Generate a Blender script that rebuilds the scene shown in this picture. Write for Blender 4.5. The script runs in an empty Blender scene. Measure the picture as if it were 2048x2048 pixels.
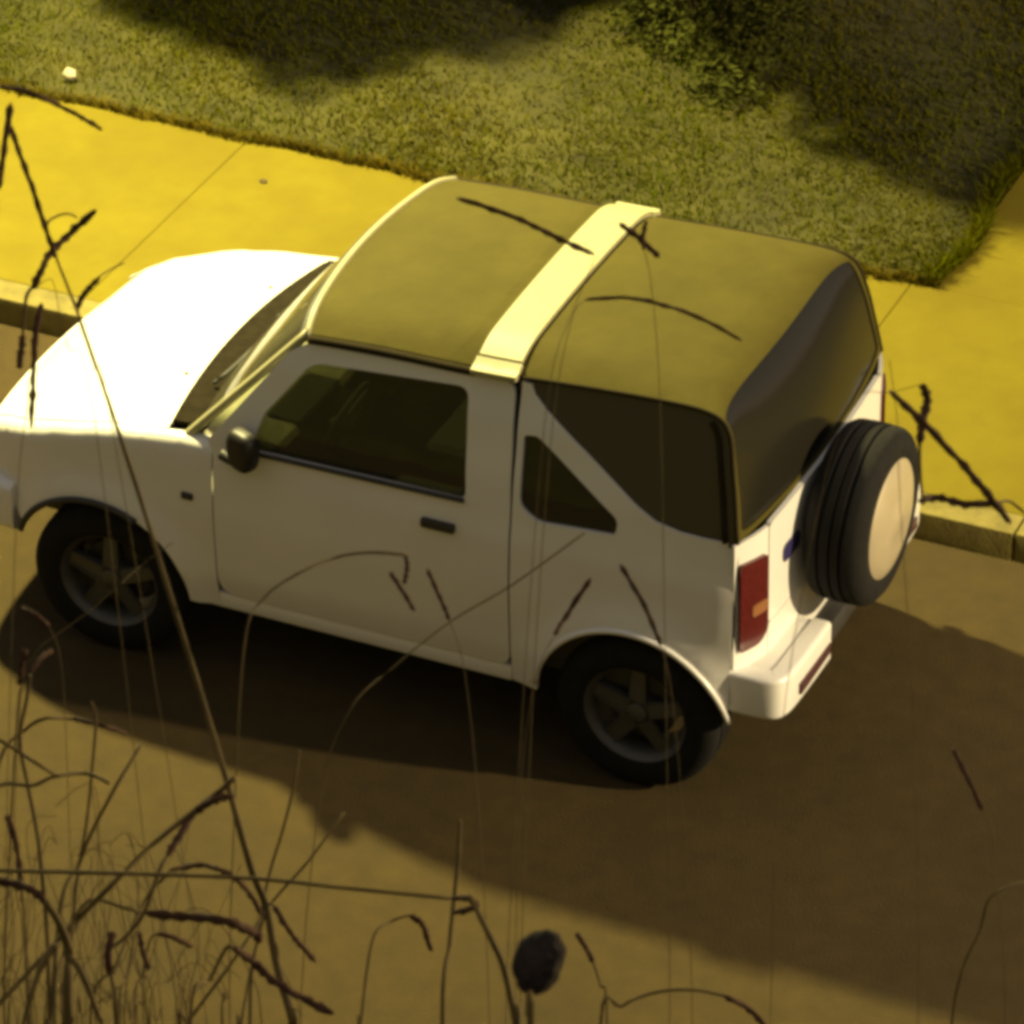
import bpy, bmesh, math, random
from mathutils import Vector, Matrix
random.seed(7)
rad = math.radians
sc = bpy.context.scene
C = sc.collection

# ------------------------------------------------------------------ camera
CAM = Vector((5.48988, -13.71863, 10.44518))
AZ, EL, ROLL, FPX, PCX, PCY = 0.4359, 0.5721, -0.0129, 9215.25, 1003.52, 954.65
DV = Vector((-math.sin(AZ)*math.cos(EL), math.cos(AZ)*math.cos(EL), -math.sin(EL)))
_r = DV.cross(Vector((0, 0, 1))).normalized(); _u = _r.cross(DV)
RV = _r*math.cos(ROLL) + _u*math.sin(ROLL)
UV = -_r*math.sin(ROLL) + _u*math.cos(ROLL)
cd = bpy.data.cameras.new('camera'); cam = bpy.data.objects.new('camera', cd); C.objects.link(cam)
m = Matrix((RV, UV, -DV)).transposed().to_4x4(); m.translation = CAM
cam.matrix_world = m
cd.sensor_width = 36; cd.lens = FPX/2048*36
cd.shift_x = (1024-PCX)/2048; cd.shift_y = -(1024-PCY)/2048
cd.clip_start = 0.2; cd.clip_end = 2000
cd.dof.use_dof = True; cd.dof.focus_distance = 17.5; cd.dof.aperture_fstop = 45
sc.camera = cam

def at(px, py, depth):                       # photo pixel (2048) -> point at that depth along the view axis
    return CAM + (DV + RV*((px-PCX)/FPX) - UV*((py-PCY)/FPX))*depth

# ------------------------------------------------------------------ world: faint night sky, warmed by town glow
w = bpy.data.worlds.new('World'); sc.world = w; w.use_nodes = True
nt = w.node_tree; nt.nodes.clear()
out = nt.nodes.new('ShaderNodeOutputWorld'); bg = nt.nodes.new('ShaderNodeBackground')
sky = nt.nodes.new('ShaderNodeTexSky'); sky.sky_type = 'NISHITA'; sky.sun_disc = False
sky.sun_elevation = rad(1.0); sky.sun_rotation = rad(60)
mx = nt.nodes.new('ShaderNodeMix'); mx.data_type = 'RGBA'; mx.blend_type = 'MIX'
mx.inputs['Factor'].default_value = 0.85
nt.links.new(sky.outputs[0], mx.inputs[6]); mx.inputs[7].default_value = (2.0, 1.82, 1.66, 1)
nt.links.new(mx.outputs[2], bg.inputs[0]); bg.inputs[1].default_value = 0.17
nt.links.new(bg.outputs[0], out.inputs[0])

LAMP_COL = (1.0, 0.88, 0.36)
LAMP_W = 7600
sc.view_settings.view_transform = 'Standard'; sc.view_settings.look = 'None'
sc.view_settings.exposure = 0.0; sc.view_settings.gamma = 1.0
sc.view_settings.use_curve_mapping = False
sc.render.engine = 'CYCLES'
sc.cycles.use_denoising = True
sc.cycles.max_bounces = 6; sc.cycles.transparent_max_bounces = 12
sc.cycles.sample_clamp_indirect = 4
sc.cycles.caustics_reflective = False; sc.cycles.caustics_refractive = False
sc.cycles.filter_width = 4.2

# ------------------------------------------------------------------ materials
def mat(name, col, rough=0.6, metal=0.0, coat=0.0, var=0.0, scale=6.0, bump=0.0, bscale=60.0, col2=None, spec=0.5, sheen=0, emit=None):
    mt = bpy.data.materials.new(name); mt.use_nodes = True
    n = mt.node_tree.nodes; l = mt.node_tree.links
    b = n['Principled BSDF']
    b.inputs['Base Color'].default_value = (*col, 1)
    b.inputs['Roughness'].default_value = rough; b.inputs['Metallic'].default_value = metal
    b.inputs['Coat Weight'].default_value = coat; b.inputs['Coat Roughness'].default_value = 0.08
    b.inputs['Specular IOR Level'].default_value = spec
    if emit: b.inputs['Emission Color'].default_value = (*emit[:3], 1); b.inputs['Emission Strength'].default_value = emit[3]
    tc = n.new('ShaderNodeTexCoord')
    if var or col2:
        nz = n.new('ShaderNodeTexNoise'); nz.inputs['Scale'].default_value = scale; nz.inputs['Detail'].default_value = 6
        nz.inputs['Roughness'].default_value = 0.62
        l.new(tc.outputs['Object'], nz.inputs['Vector'])
        rp = n.new('ShaderNodeValToRGB'); rp.color_ramp.elements[0].position = 0.3; rp.color_ramp.elements[1].position = 0.7
        c2 = col2 if col2 else tuple(c*(1-var) for c in col)
        c1 = col if col2 else tuple(min(1, c*(1+var)) for c in col)
        rp.color_ramp.elements[0].color = (*c2, 1); rp.color_ramp.elements[1].color = (*c1, 1)
        l.new(nz.outputs['Fac'], rp.inputs[0]); l.new(rp.outputs[0], b.inputs['Base Color'])
    if bump:
        nb = n.new('ShaderNodeTexNoise'); nb.inputs['Scale'].default_value = bscale; nb.inputs['Detail'].default_value = 5
        l.new(tc.outputs['Object'], nb.inputs['Vector'])
        bp = n.new('ShaderNodeBump'); bp.inputs['Strength'].default_value = bump; bp.inputs['Distance'].default_value = 0.01
        l.new(nb.outputs['Fac'], bp.inputs['Height']); l.new(bp.outputs[0], b.inputs['Normal'])
    return mt

def two_scale(name, ca, cb, s1, cc, s2, rough, bump, bscale, mixw=0.45):
    mt = mat(name, ca, rough, 0, 0, 0, s1, bump, bscale, col2=cb, spec=0.1)
    n = mt.node_tree.nodes; l = mt.node_tree.links; b = n['Principled BSDF']
    src = b.inputs['Base Color'].links[0].from_socket
    tc = [x for x in n if x.type == 'TEX_COORD'][0]
    nz = n.new('ShaderNodeTexNoise'); nz.inputs['Scale'].default_value = s2; nz.inputs['Detail'].default_value = 3
    l.new(tc.outputs['Object'], nz.inputs['Vector'])
    rp = n.new('ShaderNodeValToRGB'); rp.color_ramp.elements[0].position = 0.42; rp.color_ramp.elements[1].position = 0.68
    rp.color_ramp.elements[0].color = (0, 0, 0, 1); rp.color_ramp.elements[1].color = (mixw, mixw, mixw, 1)
    l.new(nz.outputs['Fac'], rp.inputs[0])
    mixn = n.new('ShaderNodeMix'); mixn.data_type = 'RGBA'
    l.new(rp.outputs[0], mixn.inputs['Factor']); l.new(src, mixn.inputs[6]); mixn.inputs[7].default_value = (*cc, 1)
    l.new(mixn.outputs[2], b.inputs['Base Color'])
    return mt

def glass_mat(name, tint, haze=0.08, rough=0.02):
    mt = bpy.data.materials.new(name); mt.use_nodes = True
    n = mt.node_tree.nodes; l = mt.node_tree.links; n.clear()
    o = n.new('ShaderNodeOutputMaterial'); t = n.new('ShaderNodeBsdfTransparent'); g = n.new('ShaderNodeBsdfGlossy')
    t.inputs[0].default_value = (*tint, 1); g.inputs['Roughness'].default_value = rough
    fr = n.new('ShaderNodeFresnel'); fr.inputs[0].default_value = 1.5
    mxs = n.new('ShaderNodeMixShader'); l.new(fr.outputs[0], mxs.inputs[0]); l.new(t.outputs[0], mxs.inputs[1]); l.new(g.outputs[0], mxs.inputs[2])
    df = n.new('ShaderNodeBsdfDiffuse'); df.inputs[0].default_value = (0.34, 0.30, 0.20, 1)
    hz = n.new('ShaderNodeMixShader'); hz.inputs[0].default_value = haze
    l.new(mxs.outputs[0], hz.inputs[1]); l.new(df.outputs[0], hz.inputs[2]); l.new(hz.outputs[0], o.inputs[0])
    return mt

M = {}
M['asphalt'] = two_scale('asphalt', (0.068, 0.047, 0.017), (0.050, 0.036, 0.015), 9, (0.038, 0.029, 0.015), 0.9, 0.9, 0.5, 120)
M['slab'] = two_scale('pavement_concrete', (0.160, 0.130, 0.010), (0.138, 0.108, 0.009), 5, (0.112, 0.084, 0.009), 1.6, 0.85, 0.25, 90)
M['kerb'] = mat('kerb_concrete', (0.165, 0.134, 0.030), 0.9, var=0.3, scale=12, bump=0.4, bscale=80)
M['soil'] = mat('soil', (0.045, 0.041, 0.003), 0.95, var=0.4, scale=4, bump=0.6, bscale=30)
M['earth'] = mat('earth', (0.07, 0.06, 0.03), 0.95, var=0.3, scale=0.6)
M['grass'] = mat('grass_blade', (0.050, 0.066, 0.001), 0.9, scale=0.8, col2=(0.074, 0.058, 0.003), spec=0.0)
M['dry'] = mat('dry_grass_blade', (0.080, 0.060, 0.006), 0.9, var=0.3, scale=2, spec=0.0)
M['leaf'] = mat('leaf', (0.038, 0.041, 0.006), 0.8, var=0.35, scale=3, spec=0.08)
M['bark'] = mat('bark', (0.10, 0.062, 0.035), 0.9, var=0.35, scale=18, bump=0.8, bscale=40)
M['straw'] = mat('dry_stem', (0.115, 0.078, 0.022), 0.8, var=0.35, scale=30, spec=0.2)
M['seed'] = mat('seed_head', (0.07, 0.034, 0.018), 0.9, var=0.4, scale=120, spec=0.15)
M['bud'] = mat('dark_seed', (0.035, 0.027, 0.021), 0.95, var=0.4, scale=60, bump=0.7, bscale=160, spec=0.1)
M['paint'] = mat('white_paint', (0.78, 0.765, 0.74), 0.32, coat=0.6, var=0.03, scale=3)
M['bar'] = mat('dimmed_white_paint', (0.34, 0.32, 0.17), 0.5, coat=0.1, var=0.05, scale=8)  # white body paint darkened, standing in for weaker light on bar and frame
M['canvas'] = mat('tan_canvas', (0.066, 0.055, 0.009), 0.85, var=0.12, scale=5, bump=0.35, bscale=14, spec=0.12)
M['canvas_d'] = mat('canvas_binding', (0.030, 0.024, 0.012), 0.9, var=0.12, scale=9, spec=0.05)
M['plastic'] = mat('black_plastic', (0.028, 0.026, 0.025), 0.55, var=0.25, scale=14)
M['mirror_black'] = mat('mirror_housing', (0.022, 0.020, 0.018), 0.45, spec=0.3)
M['cowl'] = mat('cowl_black', (0.02, 0.016, 0.009), 0.95, var=0.3, scale=20, spec=0.05)
M['trim'] = mat('interior_trim', (0.045, 0.042, 0.036), 0.8, var=0.2, scale=8)
M['dash'] = mat('dashboard_plastic', (0.46, 0.43, 0.30), 0.7, var=0.1, scale=9)
M['seat'] = mat('seat_cloth', (0.06, 0.058, 0.052), 0.95, var=0.2, scale=20)
M['rubber'] = mat('tyre_rubber', (0.009, 0.0085, 0.008), 0.9, var=0.3, scale=25, spec=0.25)
M['alloy'] = mat('alloy', (0.085, 0.082, 0.075), 0.5, metal=0.4, var=0.15, scale=10)
M['cover'] = mat('wheel_cover', (0.42, 0.36, 0.25), 0.38, metal=0.15, var=0.08, scale=6, coat=0.2)
M['red'] = mat('red_lens', (0.085, 0.009, 0.009), 0.22, coat=0.6, var=0.2, scale=40)
M['amber'] = mat('pale_lens', (0.28, 0.12, 0.05), 0.25, coat=0.6)
M['blue'] = mat('blue_badge', (0.03, 0.025, 0.10), 0.4, coat=0.3)
M['reflector'] = mat('dark_reflector', (0.075, 0.03, 0.035), 0.3, coat=0.4)
M['clearlens'] = mat('headlamp_lens', (0.55, 0.56, 0.55), 0.12, coat=1.0)
M['mirror'] = mat('mirror_glass', (0.5, 0.5, 0.5), 0.04, metal=1.0)
M['steel'] = mat('galvanised_steel', (0.32, 0.32, 0.30), 0.5, metal=0.6, var=0.15, scale=12)
M['lampglass'] = mat('lamp_diffuser', (0.8, 0.7, 0.3), 0.3, emit=(1.0, 0.82, 0.3, 6))
M['glass'] = glass_mat('window_glass', (0.26, 0.27, 0.22))
M['wglass'] = glass_mat('windscreen_glass', (0.80, 0.82, 0.72))
M['vinyl_r'] = glass_mat('rear_vinyl_window', (0.06, 0.055, 0.045), haze=0.035, rough=0.2)
M['vinyl'] = glass_mat('vinyl_window', (0.07, 0.065, 0.05), haze=0.20, rough=0.15)
M['stone'] = mat('pale_stone', (0.42, 0.38, 0.25), 0.85, var=0.2, scale=30)
M['darkleaf'] = mat('dead_leaf', (0.06, 0.04, 0.018), 0.9, var=0.3, scale=40)

# ------------------------------------------------------------------ mesh helpers
def link(name, me, material, parent=None):
    o = bpy.data.objects.new(name, me); C.objects.link(o)
    if material: me.materials.append(M[material] if isinstance(material, str) else material)
    if parent: o.parent = parent
    return o
def finish(bm, name, material, parent=None, smooth=True, sharp=35):
    bmesh.ops.recalc_face_normals(bm, faces=bm.faces)
    me = bpy.data.meshes.new(name); bm.to_mesh(me); bm.free()
    if smooth:
        for p in me.polygons: p.use_smooth = True
        me.set_sharp_from_angle(angle=rad(sharp))
    return link(name, me, material, parent)
def raw(name, verts, faces, material, parent=None, smooth=False):
    me = bpy.data.meshes.new(name); me.from_pydata([tuple(v) for v in verts], [], faces); me.update()
    if smooth:
        for p in me.polygons: p.use_smooth = True
    return link(name, me, material, parent)
def tag(o, label=None, cat=None, group=None, kind=None):
    if label: o['label'] = label
    if cat: o['category'] = cat
    if group: o['group'] = group
    if kind: o['kind'] = kind
    return o
def empty(name, loc=(0, 0, 0), rz=0):
    o = bpy.data.objects.new(name, None); C.objects.link(o); o.location = loc; o.rotation_euler.z = rz; o.empty_display_size = 0.2
    return o
def box(name, lo, hi, material, parent=None, bev=0.0, seg=2):
    bm = bmesh.new(); bmesh.ops.create_cube(bm, size=1)
    for v in bm.verts:
        v.co = Vector([lo[i] + (v.co[i]+0.5)*(hi[i]-lo[i]) for i in range(3)])
    if bev: bmesh.ops.bevel(bm, geom=bm.edges[:], offset=bev, segments=seg, affect='EDGES', profile=0.6)
    return finish(bm, name, material, parent)
def interp(x, tab):
    if x <= tab[0][0]: return tab[0][1]
    for (a, b), (c, d) in zip(tab, tab[1:]):
        if x <= c:
            t = (x-a)/(c-a); t = t*t*(3-2*t)*0.4 + t*0.6
            return b + (d-b)*t
    return tab[-1][1]
def rounded(pts, r, n=5):
    """round the corners of a closed polygon; r a number or one per corner"""
    o = []; k = len(pts)
    for i, p in enumerate(pts):
        rr = r[i] if isinstance(r, (list, tuple)) else r
        p = Vector(p); a = Vector(pts[i-1])-p; b = Vector(pts[(i+1) % k])-p
        d = min(rr, a.length*0.48, b.length*0.48)
        if d < 1e-4: o.append(tuple(p)); continue
        A = p+a.normalized()*d; B = p+b.normalized()*d
        for j in range(n+1):
            t = j/n; o.append(tuple(A*(1-t)**2 + p*2*t*(1-t) + B*t*t))
    return o
def panel(name, outline, holes, fmap, material, parent, thick=0.02, grid=0.06, grid2=None, inward=None, sharp=40):
    """flat outline with holes -> cut into a grid -> mapped onto a curved surface -> given thickness"""
    bm = bmesh.new()
    for loop in [outline]+list(holes):
        vs = []
        for p in loop:
            if vs and (Vector((p[0], p[1], 0))-vs[-1].co).length < 1e-5: continue
            vs.append(bm.verts.new((p[0], p[1], 0)))
        if (vs[0].co-vs[-1].co).length < 1e-5: bm.verts.remove(vs.pop())
        for i in range(len(vs)): bm.edges.new((vs[i-1], vs[i]))
    bmesh.ops.triangle_fill(bm, use_beauty=True, use_dissolve=False, edges=bm.edges[:], normal=(0, 0, 1))
    us = [p[0] for p in outline]; vv = [p[1] for p in outline]
    g2 = grid2 or grid
    for ax, lo, hi, g in ((0, min(us), max(us), grid), (1, min(vv), max(vv), g2)):
        n = int((hi-lo)/g)
        for i in range(1, n+1):
            c = [0, 0, 0]; c[ax] = lo+i*(hi-lo)/(n+1); no = [0, 0, 0]; no[ax] = 1
            bmesh.ops.bisect_plane(bm, geom=bm.verts[:]+bm.edges[:]+bm.faces[:], plane_co=c, plane_no=no, dist=1e-6)
    bmesh.ops.remove_doubles(bm, verts=bm.verts, dist=1e-5)
    uvs = [(v.co.x, v.co.y) for v in bm.verts]
    # inner side: offset along the numerical normal of the mapping
    e = 2e-3; P = []; Q = []
    for (a, b) in uvs:
        p = Vector(fmap(a, b)); du = Vector(fmap(a+e, b))-Vector(fmap(a-e, b)); dv = Vector(fmap(a, b+e))-Vector(fmap(a, b-e))
        n = du.cross(dv)
        if n.length < 1e-12: n = Vector((0, 0, 1))
        n.normalize(); P.append(p); Q.append(n)
    cen = sum(P, Vector())/len(P); nav = sum(Q, Vector())
    s = -1 if (inward is None) else (1 if nav.dot(Vector(inward)-cen) > 0 else -1)
    for v, p in zip(bm.verts, P): v.co = p
    bm.verts.index_update()
    fs = [[v.index for v in f.verts] for f in bm.faces]
    bd = [(e_.verts[0].index, e_.verts[1].index) for e_ in bm.edges if len(e_.link_faces) == 1]
    bm.free()
    N = len(P)
    verts = P + [p+n*s*thick for p, n in zip(P, Q)]
    faces = fs + [[i+N for i in reversed(f)] for f in fs] + [[a, b, b+N, a+N] for a, b in bd]
    b2 = bmesh.new(); vs = [b2.verts.new(v) for v in verts]
    for f in faces:
        try: b2.faces.new([vs[i] for i in f])
        except ValueError: pass
    return finish(b2, name, material, parent, True, sharp)
def smooth_path(pts, n=6):
    pts = [Vector(p) for p in pts]
    if len(pts) < 3: 
        return [pts[0].lerp(pts[-1], i/n) for i in range(n+1)]
    o = []
    for i in range(len(pts)-1):
        p0 = pts[max(i-1, 0)]; p1 = pts[i]; p2 = pts[i+1]; p3 = pts[min(i+2, len(pts)-1)]
        for j in range(n):
            t = j/n
            o.append(0.5*((2*p1)+(p2-p0)*t+(2*p0-5*p1+4*p2-p3)*t*t+(3*p1-p0-3*p2+p3)*t**3))
    o.append(pts[-1]); return o
def tube_data(path, radii, sides=6, bumpy=0.0):
    V = []; F = []; k = len(path)
    for i, p in enumerate(path):
        t = (path[min(i+1, k-1)]-path[max(i-1, 0)])
        if t.length < 1e-9: t = Vector((0, 0, 1))
        t.normalize()
        a = t.cross(Vector((0.31, 0.87, 0.2))); 
        if a.length < 1e-4: a = t.cross(Vector((1, 0, 0)))
        a.normalize(); b = t.cross(a)
        r = radii[i] if isinstance(radii, (list, tuple)) else radii
        for j in range(sides):
            rr = r*(1+(random.uniform(-bumpy, bumpy) if bumpy else 0)); an = 2*math.pi*j/sides
            V.append(p+a*math.cos(an)*rr+b*math.sin(an)*rr)
    for i in range(k-1):
        for j in range(sides):
            q = (j+1) % sides
            F.append((i*sides+j, i*sides+q, (i+1)*sides+q, (i+1)*sides+j))
    F.append(tuple(reversed(range(sides)))); F.append(tuple(range((k-1)*sides, k*sides)))
    return V, F
def tube(name, pts, r, material, parent=None, sides=8, n=6, bumpy=0.0, taper=None):
    path = smooth_path(pts, n)
    if taper: rs = [r+(taper-r)*i/(len(path)-1) for i in range(len(path))]
    else: rs = [r]*len(path)
    V, F = tube_data(path, rs, sides, bumpy)
    return raw(name, V, F, material, parent, True)
def lathe_y(name, prof, material, parent, seg=40, loc=(0, 0, 0), sharp=35):
    """profile of (radius, y) turned about the y axis"""
    bm = bmesh.new(); rings = []
    for r, y in prof:
        if r < 1e-5: rings.append([bm.verts.new((0, y, 0))]); continue
        rings.append([bm.verts.new((r*math.cos(2*math.pi*i/seg), y, r*math.sin(2*math.pi*i/seg))) for i in range(seg)])
    for A, B in zip(rings, rings[1:]):
        for i in range(seg):
            j = (i+1) % seg
            if len(A) == 1 and len(B) == 1: continue
            if len(A) == 1: bm.faces.new((A[0], B[i], B[j]))
            elif len(B) == 1: bm.faces.new((A[i], A[j], B[0]))
            else: bm.faces.new((A[i], A[j], B[j], B[i]))
    o = finish(bm, name, material, parent, True, sharp); o.location = loc
    return o

# ------------------------------------------------------------------ the setting
KY = 1.255; GY = 2.985; PZ = 0.12
def sheet(name, x0, x1, y0, y1, z, material, nx=1, ny=1, zf=None):
    V = []; F = []
    for j in range(ny+1):
        for i in range(nx+1):
            x = x0+(x1-x0)*i/nx; y = y0+(y1-y0)*j/ny
            V.append((x, y, zf(x, y) if zf else z))
    for j in range(ny):
        for i in range(nx):
            a = j*(nx+1)+i; F.append((a, a+1, a+nx+2, a+nx+1))
    return raw(name, V, F, material, None, bool(zf))
tag(sheet('ground', -400, 400, -400, 400, -0.06, 'earth'), kind='structure')
tag(sheet('road', -60, 60, -4.3, KY-0.02, 0.0, 'asphalt'), kind='structure')

pave = tag(sheet('pavement', -40, 40, KY+0.14, GY+0.02, PZ-0.006, 'slab'), kind='structure')
def slab(name, x0, x1, y0, y1, parent, dz=0.0):
    o = box(name, (x0, y0, PZ-0.10), (x1, y1, PZ+dz), 'slab', parent, 0.004, 1); return o
x = -8.53
while x < 3.4:
    slab('paving_slab', x+0.001, x+1.649, KY+0.155, GY, pave, random.uniform(-0.002, 0.002)); x += 1.65
# outside the bays that show, the pavement is one strip
for (a, b) in ((-40, -8.53), (x, 40)):
    sheet_o = box('paving_slab', (a, KY+0.155, PZ-0.10), (b, GY, PZ), 'slab', pave)
kerb = tag(sheet('kerb', -40, 40, KY-0.02, KY+0.15, -0.01, 'kerb'), kind='structure')
x = -8.2
while x < 4.2:
    box('kerb_stone', (x+0.003, KY+random.uniform(-0.004, 0.004), -0.05), (x+0.997, KY+0.15, PZ+0.004), 'kerb', kerb, 0.014, 2); x += 1.0
for (a, b) in ((-40, -8.2), (x, 40)):
    box('kerb_stone', (a, KY, -0.05), (b, KY+0.15, PZ+0.003), 'kerb', kerb, 0.012, 1)

# side path beyond the end of the grass
path = tag(sheet('side_path', -0.24, 2.6, GY+0.006, 14, PZ-0.012, 'slab'), kind='structure')
y = GY+0.006
while y < 8:
    for x0 in (-0.17, 1.2):
        slab('paving_slab', x0+0.004, x0+1.366, y+0.003, y+1.36, path, random.uniform(-0.003, 0.002))
    y += 1.365

# verge: soil and short grass
def vz(x, y): return PZ-0.01+0.03*math.sin(x*1.7+y)*math.sin(y*1.3)*min(1, (y-GY)*2)+max(0, y-GY)*0.015
tag(sheet('verge', -14, -0.19, GY+0.012, 14, 0, 'soil', 60, 50, vz), kind='structure')
tag(sheet('verge', 2.62, 14, GY+0.012, 14, 0, 'soil', 30, 30, vz), kind='structure')
def grass_blades(name, n, region, hrange, wd, zf, material, lean=0.6):
    V = []; F = []
    for _ in range(n):
        x, y = region()
        h = random.uniform(*hrange); a = random.uniform(0, 6.283); lx = math.cos(a)*h*random.uniform(0.1, lean); ly = math.sin(a)*h*random.uniform(0.1, lean)
        b = random.uniform(0, 6.283); wx = math.cos(b)*wd/2; wy = math.sin(b)*wd/2; z = zf(x, y)-0.005
        k = len(V)
        V += [(x-wx, y-wy, z), (x+wx, y+wy, z), (x+lx*0.45-wx*0.7, y+ly*0.45-wy*0.7, z+h*0.6), (x+lx*0.45+wx*0.7, y+ly*0.45+wy*0.7, z+h*0.6), (x+lx, y+ly, z+h*0.92)]
        F += [(k, k+1, k+3, k+2), (k+2, k+3, k+4)]
    return raw(name, V, F, material)
def reg_near():
    while True:
        x = random.uniform(-6.2, -0.16); y = GY+random.random()**1.15*3.4
        # patchy: thinner where a slow noise is low
        q = math.sin(x*2.1+1.3)*math.sin(y*2.7)+0.6*math.sin(x*5.3+y*3.1)
        if random.random() < 0.62+0.3*q: return x, y
tag(grass_blades('grass', 76000, reg_near, (0.012, 0.045), 0.009, vz, 'grass', 1.0), 'short patchy grass on the verge above the pavement', 'grass', kind='stuff')
# tufts hanging over the pavement edge
def reg_edge():
    x = random.uniform(-6.2, -0.17)
    return x, GY-0.02+0.05*random.random()+0.022*math.sin(x*9)*math.sin(x*3.1)
tag(grass_blades('edge_grass', 5200, reg_edge, (0.02, 0.07), 0.008, lambda x, y: PZ, 'dry', 1.1), 'ragged grass fringe creeping over the pavement edge', 'grass', kind='stuff')
def reg_end():
    y = random.uniform(GY, 5.2)
    return -0.2+0.05*random.random()+0.035*math.sin(y*6), y
tag(grass_blades('corner_grass', 2600, reg_end, (0.04, 0.13), 0.008, lambda x, y: PZ, 'grass', 1.0), 'grass fringe along the end of the verge beside the side path', 'grass', kind='stuff')
def reg_far():
    return (random.uniform(-13, -0.3), random.uniform(5.8, 13)) if random.random() < 0.6 else (random.uniform(2.7, 12), random.uniform(3.1, 12))
tag(grass_blades('far_grass', 16000, reg_far, (0.04, 0.12), 0.012, vz, 'grass', 0.9), 'rough grass growing on the verge farther from the road', 'grass', kind='stuff')

# embankment the photograph was taken from
def bank_z(x, y):
    z = interp(y, [(-30, 8.95), (-14.5, 8.9), (-13.2, 8.75), (-12.2, 8.2), (-10.4, 6.75), (-4.4, 0.35), (-4.2, 0.02), (-4.0, -0.05)])
    return z+0.10*math.sin(x*1.1)*math.sin(y*0.9)*min(1, max(0, (-4.4-y)))
tag(sheet('embankment', -40, 40, -30, -4.05, 0, 'soil', 80, 80, bank_z), kind='structure')

# ------------------------------------------------------------------ street lamps (outside the frame, they light the place)
def street_lamp(head, base, label, col=LAMP_COL, power=LAMP_W):
    root = empty('street_lamp', (base[0], base[1], PZ-0.01))
    tag(root, label, 'street lamp', 'street lamps along the pavement')
    bx, by, bz = root.location
    hx, hy, hz = head[0]-bx, head[1]-by, head[2]-bz
    tube('pole', [(0, 0, 0), (0, 0, 3), (0, 0, hz+0.05)], 0.07, 'steel', root, 12, 4, taper=0.045)
    tube('arm', [(0, 0, hz-0.05), (hx*0.25, hy*0.25, hz+0.22), (hx*0.7, hy*0.7, hz+0.24), (hx, hy, hz+0.2)], 0.028, 'steel', root, 10, 6)
    hd = box('lamp_head', (hx-0.22, hy-0.14, hz+0.13), (hx+0.22, hy+0.14, hz+0.26), 'steel', root, 0.04)
    box('diffuser', (hx-0.15, hy-0.09, hz+0.118), (hx+0.15, hy+0.09, hz+0.134), 'lampglass', hd, 0.003, 1)
    box('base_plate', (-0.16, -0.16, 0.0), (0.16, 0.16, 0.03), 'steel', root, 0.008)
    ld = bpy.data.lights.new('lamp_light', 'POINT'); ld.energy = power; ld.color = col; ld.shadow_soft_size = 0.16
    lo = bpy.data.objects.new('lamp_light', ld); C.objects.link(lo); lo.parent = root; lo.location = (hx, hy, hz)
    return root
street_lamp((-4.5, 2.0, 6.2), (-5.75, 3.35), 'steel street lamp on the verge, ahead of the parked car')
street_lamp((12.5, 1.2, 5.4), (11.25, 3.35), 'steel street lamp on the verge, behind the parked car', (1.0, 0.80, 0.44), LAMP_W*1.65)

# ------------------------------------------------------------------ trees and shrub on the verge
def crown_mesh(name, blobs, n, leaf, material, parent):
    V = []; F = []; tot = sum(b[3]**2 for b in blobs)
    for (cx, cy, cz, r, sq) in blobs:
        for _ in range(int(n*r*r/tot)):
            d = Vector((random.gauss(0, 1), random.gauss(0, 1), random.gauss(0, 1))).normalized()
            q = r*random.random()**0.38*(1+0.22*math.sin(d.x*5+cx)*math.sin(d.z*4+d.y*5))
            p = Vector((cx+d.x*q, cy+d.y*q, cz+d.z*q*sq))
            a = Vector((random.gauss(0, 1), random.gauss(0, 1), random.gauss(0, 0.6))).normalized()
            b = a.cross(Vector((random.gauss(0, 1), random.gauss(0, 1), random.gauss(0, 1)))).normalized()
            L = leaf*random.uniform(0.6, 1.3); k = len(V)
            V += [p-a*L, p+b*L*0.42, p+a*L, p-b*L*0.42]; F += [(k, k+1, k+2, k+3)]
    return raw(name, V, F, material, parent)
def tree(base, label, blobs, n, r0=0.07, lean=(0, 0)):
    root = empty('verge_tree', base); tag(root, label, 'tree', 'trees on the verge')
    top = blobs[0]
    tr = tube('trunk', [(0, 0, -0.03), (0.02+lean[0]*0.2, lean[1]*0.2, 0.5), (lean[0]*0.6, lean[1]*0.6, 1.1), (top[0], top[1], top[2]+0.2)], r0, 'bark', root, 10, 6, 0.08, taper=r0*0.4)
    for b in blobs[1:]:
        tube('branch', [(lean[0]*0.6, lean[1]*0.6, 1.0), (b[0]*0.5+lean[0]*.3, b[1]*0.5+lean[1]*.3, (1.1+b[2])/2), (b[0], b[1], b[2])], r0*0.42, 'bark', tr, 6, 5, taper=0.008)
    crown_mesh('crown', blobs, n, 0.055, 'leaf', root)
    return root
tree((-3.95, 4.95, vz(-3.95, 4.95)), 'small dense tree on the verge, nearest the lamp, crown above the photo',
     [(-0.20, -1.15, 2.15, 0.76, 0.5), (-0.68, -0.92, 2.2, 0.55, 0.6), (0.30, -0.75, 2.25, 0.55, 0.6), (-0.1, -0.45, 2.6, 0.8, 0.7), (-0.15, -0.2, 2.3, 0.7, 0.7)], 40000, 0.075, (-0.05, -0.45))
tree((-1.75, 5.95, vz(-1.75, 5.95)), 'small dense tree on the verge near the side path, crown above the photo',
     [(0.05, -2.12, 1.97, 0.68, 0.5), (-0.40, -1.85, 2.0, 0.60, 0.55), (0.5, -2.02, 1.97, 0.68, 0.5), (-0.05, -1.35, 2.1, 0.78, 0.6), (0.55, -1.3, 2.15, 0.70, 0.6), (0.95, -1.7, 2.05, 0.55, 0.6), (0.2, -0.6, 2.5, 0.85, 0.7)], 70000, 0.085, (0.0, -0.9))
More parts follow.
